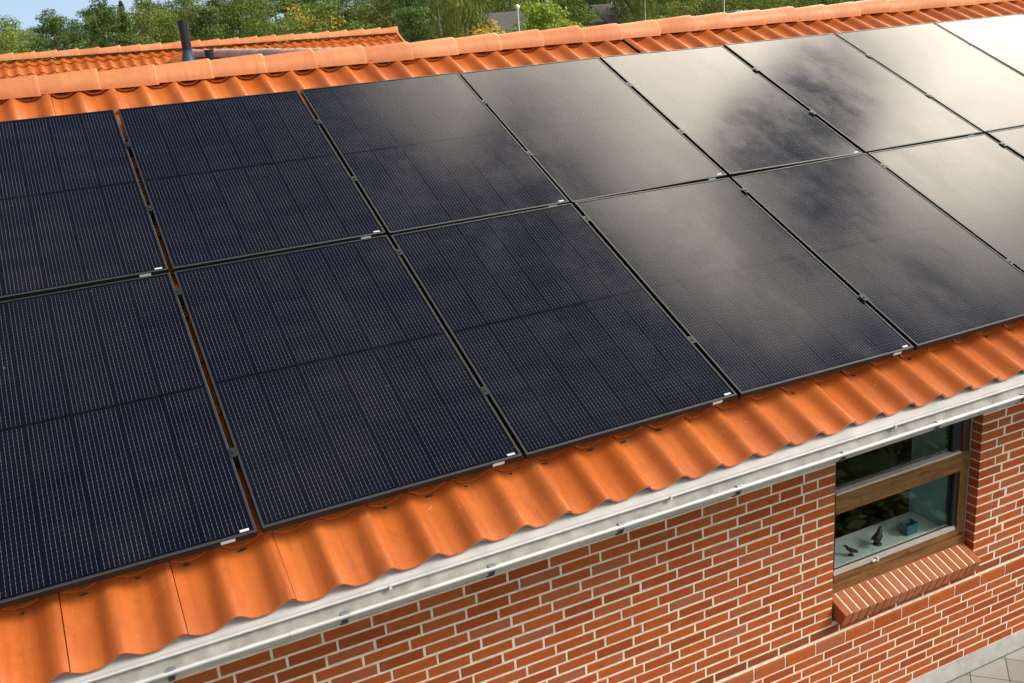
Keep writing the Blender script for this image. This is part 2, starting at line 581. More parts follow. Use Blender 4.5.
moss = MB()
random.seed(4)
for i in range(-12, 52):
    for _ in range(random.choice([0, 1, 1, 2])):
        t_ = i + random.uniform(.30, .58)
        v_ = V0 + FIRST + random.uniform(-.020, -.004); rx_ = random.uniform(.008, .026); rv_ = random.uniform(.004, .009)
        base_ = profile(t_) - .10 - .021
        n = 9; q = [random.uniform(.6, 1.2) for _ in range(n)]
        ring = [roof_pt(WAVE0 + WAVE * t_ + math.cos(6.283 * a / n) * rx_ * q[a], v_ + math.sin(6.283 * a / n) * rv_ * q[a], base_ - .003) for a in range(n)]
        top = [roof_pt(WAVE0 + WAVE * t_ + math.cos(6.283 * a / n) * rx_ * q[a] * .6, v_ + math.sin(6.283 * a / n) * rv_ * q[a] * .6, base_ + .004) for a in range(n)]
        moss.add(ring + top, [(a, (a + 1) % n, (a + 1) % n + n, a + n) for a in range(n)] + [tuple(range(n, 2 * n))], 0, True)
o = hbuild(moss, 'moss', simple('moss_and_grit', (.045, .035, .018), .95, var=.5, scale=60))
o['kind'] = 'stuff'


def back_pt(x, v, h):
    p = roof_pt(x, v, h)
    return (x, 2 * RY - p[1], p[2])


back = MB(); tiled_slope(back, back_pt, -14, 60, 0, 13, 4.085, 6, base=-.10)
hbuild(back, 'rear_slope', TILE, fix=False)
dk = MB()
for fn in (roof_pt, back_pt):
    a = [fn(XR0 + .02, V0 + .10, -.185), fn(XR1 - .02, V0 + .10, -.185), fn(XR1 - .02, 4.06, -.185), fn(XR0 + .02, 4.06, -.185)]
    b = [fn(XR0 + .02, V0 + .10, -.215), fn(XR1 - .02, V0 + .10, -.215), fn(XR1 - .02, 4.06, -.215), fn(XR0 + .02, 4.06, -.215)]
    dk.add(a + b, [(0, 1, 2, 3), (4, 5, 6, 7), (0, 1, 5, 4), (0, 3, 7, 4), (1, 2, 6, 5)])
hbuild(dk, 'roof_deck', DECK)

# ridge caps: half round, each with its wide end over the next
def ridge_caps(mb, p0, axis, count, pitch, rad, ztop, rise=0.0):
    """p0 start on the ridge line, axis 'x' or 'y'"""
    for k in range(count):
        r = random.random()
        vs = []; n = 14
        jz = random.uniform(-.006, .006)
        stations = [(-.05, rad * .90, 0), (.25, rad * .95, 0), (.80, rad * 1.03, 0), (.95, rad * 1.055, 0), (1.0, rad * 1.05, 0), (1.0, rad * .98, 0)]
        for s_, ra, _ in stations:
            for a in range(n + 1):
                th = RAD(-12) + RAD(204) * a / n
                w_ = -math.cos(th) * ra * 1.02; z_ = math.sin(th) * ra * .92
                al = (k + s_) * pitch
                z = ztop - rad * .95 + z_ + jz + rise * al
                vs.append((p0[0] + al, p0[1] + w_, z) if axis == 'x' else (p0[0] + w_, p0[1] + al, z))
        m_ = n + 1
        mb.add(vs, [(a * m_ + b, a * m_ + b + 1, (a + 1) * m_ + b + 1, (a + 1) * m_ + b) for a in range(len(stations) - 1) for b in range(n)], 0, True, r)


rc = MB(); ridge_caps(rc, (-.494 - .366 * 9 + .1, RY, 0), 'x', 41, .366, .112, 1.700 + Z0)
hbuild(rc, 'ridge', RIDGE, fix=False)

# brick walls: single bricks in front of a mortar bed
YW, YL = .46, .447
WX0, WX1, WZ0, WZ1 = 3.375, 4.598, -1.935 + Z0, -.60 + Z0
BH = .0658
wall = MB(); mort = MB()


def brick_row(xa, xb, zc, frac, left_end=None, right_end=None, y=YW, depth=.09, h=.0545, mi=0):
    """bricks between xa and xb; left_end/right_end: list of piece lengths at a jamb"""
    spans = []
    if left_end:
        for L in left_end:
            spans.append((xa, xa + L)); xa += L + .0115
    tail = []
    jl = len(spans)
    if right_end:
        for L in right_end:
            tail.append((xb - L, xb)); xb -= L + .0115
    k = math.floor(xa / .24 - frac)
    while True:
        a = (k + frac) * .24 + .006; b = a + .2285
        k += 1
        if a > xb: break
        a2, b2 = max(a, xa), min(b, xb)
        if b2 - a2 > .03: spans.append((a2, b2))
    if tail and len(spans) > 1 and spans[-1][1] - spans[-1][0] < .08:
        a, b = spans.pop(); tail[-1] = (a, tail[-1][1])
    if jl and len(spans) > jl and spans[jl][1] - spans[jl][0] < .08:
        a, b = spans.pop(jl); spans[jl - 1] = (spans[jl - 1][0], b)
    for a, b in spans + tail:
        d = random.uniform(-.0008, .0008); q = random.uniform(-.0012, .0012)
        x0, x1 = a + random.uniform(-.001, .001), b + random.uniform(-.001, .001)
        z0, z1 = zc - h / 2 + random.uniform(-.001, .001) + q, zc + h / 2 + random.uniform(-.001, .001) + q
        if (abs(a - WX1) < .004 or abs(b - WX0) < .004) and y == YW:
            x0, x1 = a, b
        c = .003
        yb = y + depth
        yf = y + d
        vs = [(x0, yb, z0), (x1, yb, z0), (x1, yb, z1), (x0, yb, z1),
              (x0, yf + c, z0), (x1, yf + c, z0), (x1, yf + c, z1), (x0, yf + c, z1),
              (x0 + c, yf, z0 + c), (x1 - c, yf, z0 + c), (x1 - c, yf, z1 - c), (x0 + c, yf, z1 - c)]
        fs = [(8, 9, 10, 11)]
        for e in range(4):
            e2 = (e + 1) % 4
            fs += [(e, e2, e2 + 4, e + 4), (e + 4, e2 + 4, e2 + 8, e + 8)]
        wall.add(vs, fs, mi)


FR = [.06, .32, .06, .78]
HX0, HX1 = XR0 + .12, XR1 - .12
zc0 = -1.005 + Z0
for n in range(-15, 10):
    zc = zc0 + n * BH
    fr = FR[n % 4]
    if zc - BH / 2 < WZ1 and zc + BH / 2 > WZ0 + .012:
        ev = n % 2
        brick_row(HX0, WX0, zc, fr, None, [.182] if ev == 0 else ([.13, .108] if n % 4 == 1 else [.13]))
        brick_row(WX1, HX1, zc, fr, [.205] if ev == 0 else ([.142, .108] if n % 4 == 1 else [.142]), None)
    else:
        brick_row(HX0, HX1, zc, fr, mi=1 if n == -15 else 0)
wz_low = zc0 - 15 * BH - BH / 2
wz_top = zc0 + 9 * BH + BH / 2
MY = YW + .0025
for x0, x1, z0, z1 in ((HX0, WX0 - .003, wz_low - .01, wz_top), (WX1 + .003, HX1, wz_low - .01, wz_top),
                       (WX0 - .003, WX1 + .003, wz_low - .01, WZ0), (WX0 - .003, WX1 + .003, WZ1, wz_top)):
    mort.box(x0, x1, MY, YW + .10, z0, z1)
hz = MB()
# gable ends and rear wall of the main block
for x0, x1 in ((HX0 - .0, HX0 + .11), (HX1 - .11, HX1)):
    y0, y1 = YW + .003, 2 * RY - YW
    zt = wz_top
    pk = RZ - .22
    vs = [(x, y, z) for x in (x0 - .001, x1 + .001) for y, z in ((y0, 0), (y1, 0), (y1, zt + .05), (RY, pk), (y0, zt + .05))]
    hz.add(vs, [(0, 1, 2, 3, 4), (5, 6, 7, 8, 9)] + [(a, (a + 1) % 5, (a + 1) % 5 + 5, a + 5) for a in range(5)])
hz.box(HX0 + .12, HX1 - .12, 2 * RY - YW - .11, 2 * RY - YW, 0, wz_top + .05)

# projecting lower wall with round edged bricks
zb = -2.120 + Z0
for n in range(8):
    brick_row(HX0 - .04, HX1 + .04, zb - BH * (n + .5), [.77, .03, .30, .03, .77, .52, .77, .03][n], y=YL, depth=.05)
mort.box(HX0 - .04, HX1 + .04, YL + .0025, YW + .10, .14, wz_low + .0) if wz_low < zb else mort.box(HX0 - .04, HX1 + .04, YL + .0025, YW + .10, .14, zb)
bull = MB()
prof = [(YW + .03, zb + .006), (YL, zb + .006), (YL, zb + .074), (YL + .0015, zb + .080), (YL + .004, zb + .084), (YL + .008, zb + .086), (YW + .03, zb + .0865)]
k = math.floor(HX0 / .24)
while (k + .49) * .24 < HX1:
    a = (k + .49) * .24 + .006
    r = random.random()
    bull.sweep(prof[1:6], a, a + .2285, 0, False, rnd=r)
    for e in (a, a + .2285):
        bull.add([(e, y, z) for y, z in prof], [tuple(range(len(prof)))], 0, rnd=r)
    k += 1
mort.sweep([(YW + .02, zb - .001), (YL + .003, zb - .001), (YL + .003, zb + .074), (YL + .005, zb + .082), (YW - .002, zb + .0845), (YW + .02, zb + .0845)], HX0 - .04, HX1 + .04, 0, False, True)
hbuild(wall, 'wall', [BRICK, brick_material('dirty_shaded_brick', (.20, .046, .012), (.28, .068, .016), (.25, .08, .03))])  # bottom course in darker brick: dirt and shade both in its colour
hbuild(mort, 'mortar_joints', MORTAR)
hbuild(bull, 'rounded_brick_course', BRICK)
hbuild(hz, 'gable_wall', BRICK)
pl = MB(); pl.box(HX0 - .06, HX1 + .06, YL - .006, YW + .10, -.02, .145)
hbuild(pl, 'plinth', PLINTH)

# rowlock sill, tilted outwards
sill = MB(); smort = MB()
tilt = math.atan2(.067, .175)
Ms = Matrix.Translation((0, .365, -1.842 + Z0)) @ Matrix.Rotation(tilt, 4, 'X')
for i in range(18):
    a = 3.392 + i * .0662
    q = random.uniform(-.0015, .0015)
    x0, x1 = a, a + .0550
    c = .004
    vs = [(x0 + c, q, 0), (x1 - c, q, 0), (x1 - c, .2, 0), (x0 + c, .2, 0), (x0, q + c, -c), (x1, q + c, -c), (x1, .2, -c), (x0, .2, -c),
          (x0, q + c, -.104), (x1, q + c, -.104), (x1, .2, -.104), (x0, .2, -.104), (x0 + c, q, -c), (x1 - c, q, -c), (x0 + c, q, -.104), (x1 - c, q, -.104)]
    vs = [Ms @ Vector(p) for p in vs]
    sill.add(vs, [(0, 1, 2, 3), (0, 3, 7, 4), (1, 5, 6, 2), (4, 7, 11, 8), (5, 9, 10, 6), (12, 13, 15, 14), (0, 12, 13, 1), (12, 14, 8, 4), (13, 5, 9, 15), (0, 4, 12), (1, 13, 5), (8, 9, 10, 11), (14, 15, 9, 8)])
smort.box(3.393, 4.570, .006, .195, -.101, -.0035, M=Ms)
sl = hbuild(sill, 'window_sill', BRICK_SILL)
so = smort.build('sill_mortar', MORTAR, sl)

# eaves: soffit, fascia, flashing, gutter
ev = MB(); ev.box(XR0 + .05, XR1 - .05, -.12, YW + .02, wz_top - .012 + .02, wz_top + .02)
hbuild(ev, 'soffit_board', simple('brown_soffit', (.11, .07, .045), .7, var=.2))
fa = MB(); fa.box(XR0 + .05, XR1 - .05, -.155, -.125, wz_top - .02, -.285 + Z0)
hbuild(fa, 'fascia_board', simple('pale_fascia', (.48, .47, .44), .7, var=.1))
fl = MB()
fl.sweep([(.06, -.185 + Z0), (-.13, -.252 + Z0), (-.206, -.2815 + Z0), (-.212, -.2815 + Z0), (-.219, -.283 + Z0), (-.2215, -.288 + Z0), (-.219, -.294 + Z0)], XR0 + .05, XR1 - .05, 0, False)
for x in (.42, 1.75, 3.1, 4.4, 5.7):
    fl.box(x, x + .012, -.2285, -.16, -.301 + Z0, -.2835 + Z0, 0, rnd=.5)
hbuild(fl, 'eaves_flashing', ZINC_LIGHT)
gu = MB()
GY, GZ, GR = -.254, -.299 + Z0, .053
arc = [(GY + math.cos(RAD(a)) * GR, GZ + math.sin(RAD(a)) * GR) for a in range(0, -181, -15)]
arc_in = [(GY + math.cos(RAD(a)) * (GR - .003), GZ + math.sin(RAD(a)) * (GR - .003)) for a in range(0, -181, -15)]
gu.sweep(arc, XR0 - .02, XR1 + .02, 0, True)
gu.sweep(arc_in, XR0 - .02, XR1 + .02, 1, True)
bead = [(GY - GR - .004 + math.cos(RAD(a)) * .0105, GZ + .002 + math.sin(RAD(a)) * .0105) for a in range(0, 360, 36)]
gu.sweep(bead, XR0 - .02, XR1 + .02, 0, True, True, True)
for x in (.0, 4.95, -3.0, 9.0):                     # sleeved joints
    a2 = [(GY + math.cos(RAD(a)) * (GR + .003), GZ + math.sin(RAD(a)) * (GR + .003)) for a in range(0, -181, -15)]
    gu.sweep(a2, x, x + .05, 0, True)
    gu.sweep([(GY - GR - .004 + math.cos(RAD(a)) * .0125, GZ + .002 + math.sin(RAD(a)) * .0125) for a in range(0, 360, 36)], x, x + .05, 0, True, True, True)
gutter = hbuild(gu, 'gutter', [ZINC, ZINC_IN], fix=False)
for n, x in enumerate([-3.0, -2.4, -1.75, -1.05, -.44, .20, .818, 1.43, 2.056, 2.678, 3.294, 3.916, 4.54, 5.16, 5.78, 6.4, 7.0, 7.6]):
    br = MB()
    a3 = [(GY + math.cos(RAD(a)) * (GR + .0055), GZ + math.sin(RAD(a)) * (GR + .0055)) for a in range(0, -181, -15)]
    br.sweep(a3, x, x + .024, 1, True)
    br.sweep([(GY - GR - .004 + math.cos(RAD(a)) * .0145, GZ + .003 + math.sin(RAD(a)) * .0145) for a in range(-150, 130, 25)], x - .004, x + .032, 0, True)
    br.box(x, x + .026, GY - GR + .002, GY - GR + .020, GZ + .004, GZ + .010, 0)
    br.build('gutter_bracket', [STEEL_BLUE, STRAP], gutter, fix=False)

# window with a fixed pane over a top hung sash
win = empty('window', (WX0 - 3.8, .535 - 3.75, -1.775 + Z0), house)
WOFF = Vector((-WX0, -.535, 1.775 - Z0))


def wbuild(mb, name, mats):
    return mb.build(name, mats, win, WOFF)


w = MB()
w.box(3.380, 3.446, .536, .61, -1.712 + Z0, -.60 + Z0)
wbuild(w, 'window_frame', WOOD_V)
w = MB()
w.box(4.518, 4.584, .536, .61, -1.712 + Z0, -1.236 + Z0)
wbuild(w, 'window_frame', WOOD_V)
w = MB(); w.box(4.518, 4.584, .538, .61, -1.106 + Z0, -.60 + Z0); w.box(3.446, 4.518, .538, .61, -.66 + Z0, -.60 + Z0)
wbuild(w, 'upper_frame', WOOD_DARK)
w = MB(); w.box(3.446, 4.584, .530, .61, -1.236 + Z0, -1.106 + Z0)
wbuild(w, 'transom', WOOD_H)
w = MB(); w.box(3.380, 4.586, .522, .61, -1.80 + Z0, -1.7165 + Z0)
wbuild(w, 'sill_rail', WOOD_H)
w = MB(); w.box(3.446, 4.518, .531, .60, -1.7125 + Z0, -1.668 + Z0)
wbuild(w, 'sash_rail', WOOD_H)
for bx in ((3.448, 4.50, .527, .566, -1.105, -1.090), (3.448, 4.50, .533, .556, -1.667, -1.652), (3.448, 4.50, .540, .556, -1.650, -1.643)):
    w = MB(); w.box(*bx[:4], bx[4] + Z0, bx[5] + Z0)
    wbuild(w, 'glazing_bead', BEAD)
for bx in ((4.440, 4.517, .545, .60, -1.089, -.661), (4.478, 4.517, .545, .60, -1.651, -1.237), (3.447, 3.462, .545, .60, -1.651, -1.237)):
    w = MB(); w.box(*bx[:4], bx[4] + Z0, bx[5] + Z0)
    wbuild(w, 'rebate', STRIP_BLACK)  # plain black strips along the pane edges
w = MB(); w.box(4.5855, 4.5935, .533, .56, -1.78 + Z0, -.60 + Z0)
wbuild(w, 'seal_strip', simple('grey_sealant', (.34, .34, .36), .6))
w = MB()
w.box(3.76, 3.80, .520, .532, -1.664 + Z0, -1.655 + Z0); w.box(3.795, 3.806, .515, .53, -1.668 + Z0, -1.640 + Z0)
wbuild(w, 'window_latch', simple('white_latch', (.8, .8, .78), .3))
for z0, z1 in ((-1.0895, -.6605), (-1.6515, -1.2365)):
    w = MB(); w.box(3.447, 4.44 if z0 > -1.2 else 4.478, .562, .566, z0 + Z0, z1 + Z0)
    wbuild(w, 'glass_pane', GLASS)
w = MB(); w.box(3.30, 4.50, .612, .90, -1.72 + Z0, -1.692 + Z0)
wbuild(w, 'window_board', WHITE_PAINT)
w = MB(); w.box(4.502, 4.62, .612, .93, -1.74 + Z0, -.56 + Z0)
wbuild(w, 'inner_reveal', TEAL)
w = MB(); w.box(3.25, 3.36, .612, .93, -1.74 + Z0, -.56 + Z0)
wbuild(w, 'inner_reveal', TEAL)
# the room behind it
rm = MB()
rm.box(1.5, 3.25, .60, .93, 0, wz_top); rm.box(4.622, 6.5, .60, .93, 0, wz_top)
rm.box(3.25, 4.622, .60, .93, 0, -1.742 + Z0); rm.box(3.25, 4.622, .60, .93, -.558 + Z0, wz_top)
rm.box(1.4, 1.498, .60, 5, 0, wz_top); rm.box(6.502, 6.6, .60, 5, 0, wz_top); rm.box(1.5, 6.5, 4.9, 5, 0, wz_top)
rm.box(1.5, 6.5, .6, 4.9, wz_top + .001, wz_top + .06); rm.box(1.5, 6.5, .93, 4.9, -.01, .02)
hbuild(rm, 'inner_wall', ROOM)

# rear block and the connecting wing
RRY = 17.5
def rr_z(x): return 1.905 - .0133 * (x + .8) + Z0
LR = 5.2
def rear_pt(x, v, h):      # v 0 at eaves .. LR at ridge
    return (x, RRY - (LR - v) * CS - h * SN, rr_z(x) - .09 - (LR - v) * SN + h * CS)
rr = MB(); tiled_slope(rr, rear_pt, -44, 38, 0, 15, LR, 6, start=0.0, jit=1.5)
def rear_pt2(x, v, h):
    p = rear_pt(x, v, h); return (x, 2 * RRY - p[1], p[2])
tiled_slope(rr, rear_pt2, -44, 38, 0, 15, LR, 4, start=0.0, jit=1.5)
hbuild(rr, 'rear_block_roof', TILE, fix=False)
rc = MB()
for k in range(44):
    x = -9.6 + .375 * k
    n = 10; vs = []
    for s_, ra in ((-.04, .085), (.30, .10), (.36, .112), (.385, .112), (.385, .09)):
        for a in range(n + 1):
            th = RAD(-10) + RAD(200) * a / n
            vs.append((x + s_, RRY - math.cos(th) * ra, rr_z(x) - .085 + math.sin(th) * ra))
    rc.add(vs, [(a * 11 + b, a * 11 + b + 1, (a + 1) * 11 + b + 1, (a + 1) * 11 + b) for a in range(4) for b in range(n)], 0, True)
hbuild(rc, 'rear_block_ridge', RIDGE, fix=False)
rx1 = WAVE0 + WAVE * 38.1
vg = MB()
for fn in (rear_pt, rear_pt2):
    a = [fn(rx1 + .0, 0, -.06), fn(rx1 + .0, LR, -.06), fn(rx1 + .0, LR, .012), fn(rx1, 0, .012)]
    b = [(p[0] + .05, p[1], p[2]) for p in a]
    vg.add(a + b, [(0, 1, 2, 3), (4, 5, 6, 7), (0, 1, 5, 4), (2, 3, 7, 6), (1, 2, 6, 5), (0, 3, 7, 4)])
hbuild(vg, 'rear_verge', TILE)
bw = MB()
ya, yb_ = RRY - LR * CS + .5, RRY + LR * CS - .5
ze = rr_z(3) - .2 - LR * SN + .1
for x0, x1 in ((-9.3, -9.19), (rx1 - .3, rx1 - .19)):
    vs = [(x, y, z) for x in (x0, x1) for y, z in ((ya, 0), (yb_, 0), (yb_, ze), (RRY, rr_z(x0) - .35), (ya, ze))]
    bw.add(vs, [(0, 1, 2, 3, 4), (5, 6, 7, 8, 9)] + [(a, (a + 1) % 5, (a + 1) % 5 + 5, a + 5) for a in range(5)])
bw.box(-9.18, rx1 - .31, ya, ya + .11, 0, ze); bw.box(-9.18, rx1 - .31, yb_ - .11, yb_, 0, ze)
hbuild(bw, 'rear_block_wall', BRICK)
# wing
WGX, WGZ = 2.3, 1.60 + Z0
LW = 3.2
def wing_l(x, v, h): return (WGX - (LW - v) * CS - h * SN, x, WGZ + .0062 * (x - 6) - (LW - v) * SN + h * CS)
def wing_r(x, v, h):
    p = wing_l(x, v, h); return (2 * WGX - p[0], p[1], p[2])
wg = MB()
tiled_slope(wg, wing_l, 0, 66, 0, 9, LW, 5, start=.09, phase=4.1)
tiled_slope(wg, wing_r, 0, 66, 0, 9, LW, 4, start=.09, phase=4.1)
hbuild(wg, 'wing_roof', TILE, fix=False)
rc = MB(); ridge_caps(rc, (WGX, 3.95, 0), 'y', 31, .366, .10, 1.655 + Z0, .0062)
hbuild(rc, 'wing_ridge', RIDGE_GREY, fix=False)
for sd in (-1, 1):
    bw = MB(); bw.box(WGX + sd * (LW * CS - .555) - .055, WGX + sd * (LW * CS - .555) + .055, 7.0, 13.0, 0, WGZ - LW * SN)
    hbuild(bw, 'wing_wall', BRICK)
# flue with lead collar, and the ribbed vent stub
FX, FY = 2.02, 14.0
fp = MB()
fp.tube([(FX, FY, 1.45 + Z0), (FX, FY, 2.15 + Z0)], .078, 18)
fp.tube([(FX, FY, 2.11 + Z0), (FX, FY, 2.19 + Z0)], .086, 18)
fo = hbuild(fp, 'flue_pipe', PIPE)
cl = MB(); cl.tube([(FX, FY, 1.40 + Z0), (FX, FY, 1.54 + Z0), (FX, FY, 1.70 + Z0), (FX, FY, 1.73 + Z0)], [.20, .12, .083, .084], 18)
cl.build('collar', LEAD, fo)
FX, FY = 1.72, 10.0
vp = MB(); vp.tube([(FX, FY, 1.25 + Z0), (FX, FY, 1.72 + Z0)], .056, 14)
for q in range(6): vp.tube([(FX, FY, 1.50 + Z0 + q * .042), (FX, FY, 1.518 + Z0 + q * .042)], .064, 14)
hbuild(vp, 'vent_pipe', PIPE)

# ---------------------------------------------------------------- solar panels
PU, PV = 1.156, 1.742
NRM = Vector((0, -SN, CS)); VD = Vector((0, CS, SN))
BASE = Matrix(((1, 0, 0), (0, CS, SN), (0, -SN, CS))).transposed()     # columns: x, slope, normal


def make_panel():
    root = empty('solar_panel')
    # frame: ring with a narrow pale lip
    f = MB(); b = .0105
    o_ = [(0, 0), (PW, 0), (PW, PH), (0, PH)]; i_ = [(b, b), (PW - b, b), (PW - b, PH - b), (b, PH - b)]
    ch = .0012
    oc = [(ch, ch), (PW - ch, ch), (PW - ch, PH - ch), (ch, PH - ch)]
    vs = [(x, y, 0) for x, y in oc] + [(x, y, 0) for x, y in i_] + [(x, y, -.004) for x, y in i_] + [(x, y, -ch) for x, y in o_] + [(x, y, -PT) for x, y in o_]
    for e in range(4):
        e2 = (e + 1) % 4
        f.add([vs[e], vs[e2], vs[e2 + 4], vs[e + 4]], [(0, 1, 2, 3)], 0)
        f.add([vs[e + 4], vs[e2 + 4], vs[e2 + 8], vs[e + 8]], [(0, 1, 2, 3)], 1)
        f.add([vs[e + 12], vs[e2 + 12], vs[e2], vs[e]], [(0, 1, 2, 3)], 0)
        f.add([vs[e + 16], vs[e2 + 16], vs[e2 + 12], vs[e + 12]], [(0, 1, 2, 3)], 1)
    f.build('frame', [FRAME, FRAME_SIDE], root)
    g_ = MB(); e = b - .001
    g_.box(e, PW - e, e, PH - e, -.008, -.0022)
    g_.build('glass', CELLS, root)
    bk = MB(); bk.box(e, PW - e, e, PH - e, -.014, -.0095)
    bk.build('back_sheet', BLACK, root)
    s_ = MB(); s_.box(PW - .062, PW - .026, .016, .027, -.0021, -.0012)
    s_.build('sticker', LABEL_W, root)
    s_ = MB(); s_.box(PW - .140, PW - .085, -.0012, -.0002, -.024, -.008)
    s_.build('edge_label', LABEL_W, root)
    return root


def copy_tree(o, parent=None):
    c = o.copy(); COL.objects.link(c)
    if parent: c.parent = parent
    for q in list(o.children): copy_tree(q, c)
    return c


LOWER = ['leftmost panel of the lower row, cut by the left edge of the photo, dark navy',
         'second panel of the lower row from the left, nearly black',
         'deep blue lower row panel just left of the one turning brown at its top',
         'lower row panel shading from beige at its top to black below',
         'purple grey lower row panel above the tiles over the window',
         'pale beige lower row panel at the right edge of the photo',
         'lower row panel showing only a bright corner at the right photo edge']
UPPER = ['leftmost panel of the upper row, cut by the left photo edge, brownish black',
         'dark upper row panel below the black flue pipe, second from the left',
         'dark blue upper row panel with a brown tint at its lower corner',
         'brownish grey upper row panel between a dark one and a cream one',
         'upper row panel almost wholly cream with reflected cloud',
         'upper row panel half cream and half dark blue grey',
         'blue grey upper row panel turning white at its right',
         'white glaring upper row panel in the top right corner of the photo']
TILTS = {(0, 2): (0, -.55), (0, 3): (.1, .6), (0, 4): (0, -.5), (1, 3): (0, -.45), (1, 4): (0, .55), (1, 5): (0, .1), (1, 6): (0, -.2), (0, 5): (0, .3), (1, 2): (0, -.3), (0, 1): (0, -.2)}
proto = make_panel()
first = True
for row, names in ((0, LOWER), (1, UPPER)):
    for k, lab in enumerate(names):
        o = proto if first else copy_tree(proto)
        first = False
        i = k - 1
        tx, ty = TILTS.get((row, k), (random.uniform(-.35, .35), random.uniform(-.35, .35)))
        rot = BASE @ Matrix.Rotation(RAD(tx), 3, 'X') @ Matrix.Rotation(RAD(ty), 3, 'Y')
        cen = Vector((i * PU + .011 + PW / 2, 0, 0)) + VD * (row * PV + PH / 2)
        if (row, k) == (0, 0): cen = cen - VD * .008
        loc = cen - rot @ Vector((PW / 2, PH / 2, 0)) + Vector((0, 0, Z0))
        o.matrix_world = Matrix.Translation(loc) @ rot.to_4x4()
        tag(o, lab, 'solar panel', 'solar panels in two rows on the tile roof')

# mounting rails with clamps
RAILS = [(.42, 'lowest black mounting rail, under the lower part of the lower panel row'),
         (1.55, 'black mounting rail under the upper part of the lower panel row'),
         (2.31, 'black mounting rail under the lower part of the upper panel row'),
         (3.01, 'topmost black mounting rail, under the upper part of the upper panel row')]
RAIL_X0 = -1.30
for v_, lab in RAILS:
    r_ = empty('mounting_rail')
    r_.matrix_world = Matrix.Translation(Vector(roof_pt(RAIL_X0, v_, 0))) @ BASE.to_4x4()
    tag(r_, lab, 'mounting rail', 'rails that carry the solar panels')
    b = MB(); b.box(0, 8.5, -.018, .018, -.075, -PT - .0065)
    b.build('rail', DARKMETAL, r_)
    for i in range(0, 7):
        x = i * PU - RAIL_X0
        c = MB()
        c.box(x - .0085, x + .0085, -.022, .022, -PT - .006, -.001)
        c.box(x - .0175, x + .0175, -.026, .026, .0012, .0045)
        c.tube([(x, 0, .0046), (x, 0, .0085)], .0065, 10)
        c.build('clamp', [CLAMPM], r_)
    for x in (.6, 2.2, 3.8, 5.4, 7.0):
        c = MB(); c.box(x, x + .03, -.06, .015, -.118, -.0755)
        c.build('roof_hook', DARKMETAL, r_)

# ---------------------------------------------------------------- things on the window board
def bird(name, x, y, s, rot, label):
    t_ = empty(name, (x, y, -1.692 + Z0)); t_.rotation_euler = (0, 0, rot)
    tag(t_, label, 'ornament', 'dark ornaments on the window board')
    b = MB()
    b.tube([(0, 0, 0), (0, 0, .006), (0, 0, .012)], [.030 * s, .030 * s, .012 * s], 12)
    b.tube([(0, 0, .01), (0, 0, .05 * s)], .006 * s, 8)
    b.tube([(-.075 * s, 0, .055 * s), (-.04 * s, 0, .058 * s), (0, 0, .062 * s), (.035 * s, 0, .075 * s), (.05 * s, 0, .095 * s), (.062 * s, 0, .10 * s), (.085 * s, 0, .097 * s)],
           [.006 * s, .018 * s, .026 * s, .02 * s, .016 * s, .012 * s, .002 * s], 10)
    b.build('body', ORN, t_)
    for sg in (-1, 1):
        w_ = MB()
        w_.add([(.03 * s, sg * .018 * s, .078 * s), (.02 * s, sg * .030 * s, .062 * s), (-.06 * s, sg * .034 * s, .060 * s), (-.07 * s, sg * .012 * s, .072 * s),
                (.03 * s, sg * .012 * s, .074 * s), (.02 * s, sg * .024 * s, .058 * s), (-.06 * s, sg * .028 * s, .056 * s), (-.07 * s, sg * .006 * s, .068 * s)],
               [(0, 1, 2, 3), (4, 5, 6, 7), (0, 1, 5, 4), (1, 2, 6, 5), (2, 3, 7, 6), (3, 0, 4, 7)])
        w_.build('wing', ORN, t_)


bird('bird_ornament', 3.98, .70, .95, .5, 'larger dark bird ornament in the middle of the white window board')
bird('bird_ornament', 3.74, .69, .62, 2.2, 'small dark bird ornament near the left end of the white window board')
pt = empty('plant_pot', (4.26, .70, -1.692 + Z0))
tag(pt, 'teal blue glazed box planter standing on the right of the window board', 'planter')
b = MB()
b.add([(x * .045, y * .032, 0) for x, y in ((-1, -1), (1, -1), (1, 1), (-1, 1))] + [(x * .052, y * .038, .075) for x, y in ((-1, -1), (1, -1), (1, 1), (-1, 1))] +
      [(x * .047, y * .033, .075) for x, y in ((-1, -1), (1, -1), (1, 1), (-1, 1))] + [(x * .044, y * .03, .03) for x, y in ((-1, -1), (1, -1), (1, 1), (-1, 1))],
      [(0, 1, 2, 3), (12, 13, 14, 15)] + [(a + q, (a + 1) % 4 + q, (a + 1) % 4 + q + 4, a + q + 4) for q in (0, 4, 8) for a in range(4)])
b.build('box', POT, pt)
b = MB(); b.box(-.043, .043, -.029, .029, .045, .050); b.build('soil', simple('soil', (.03, .02, .014), .95), pt)

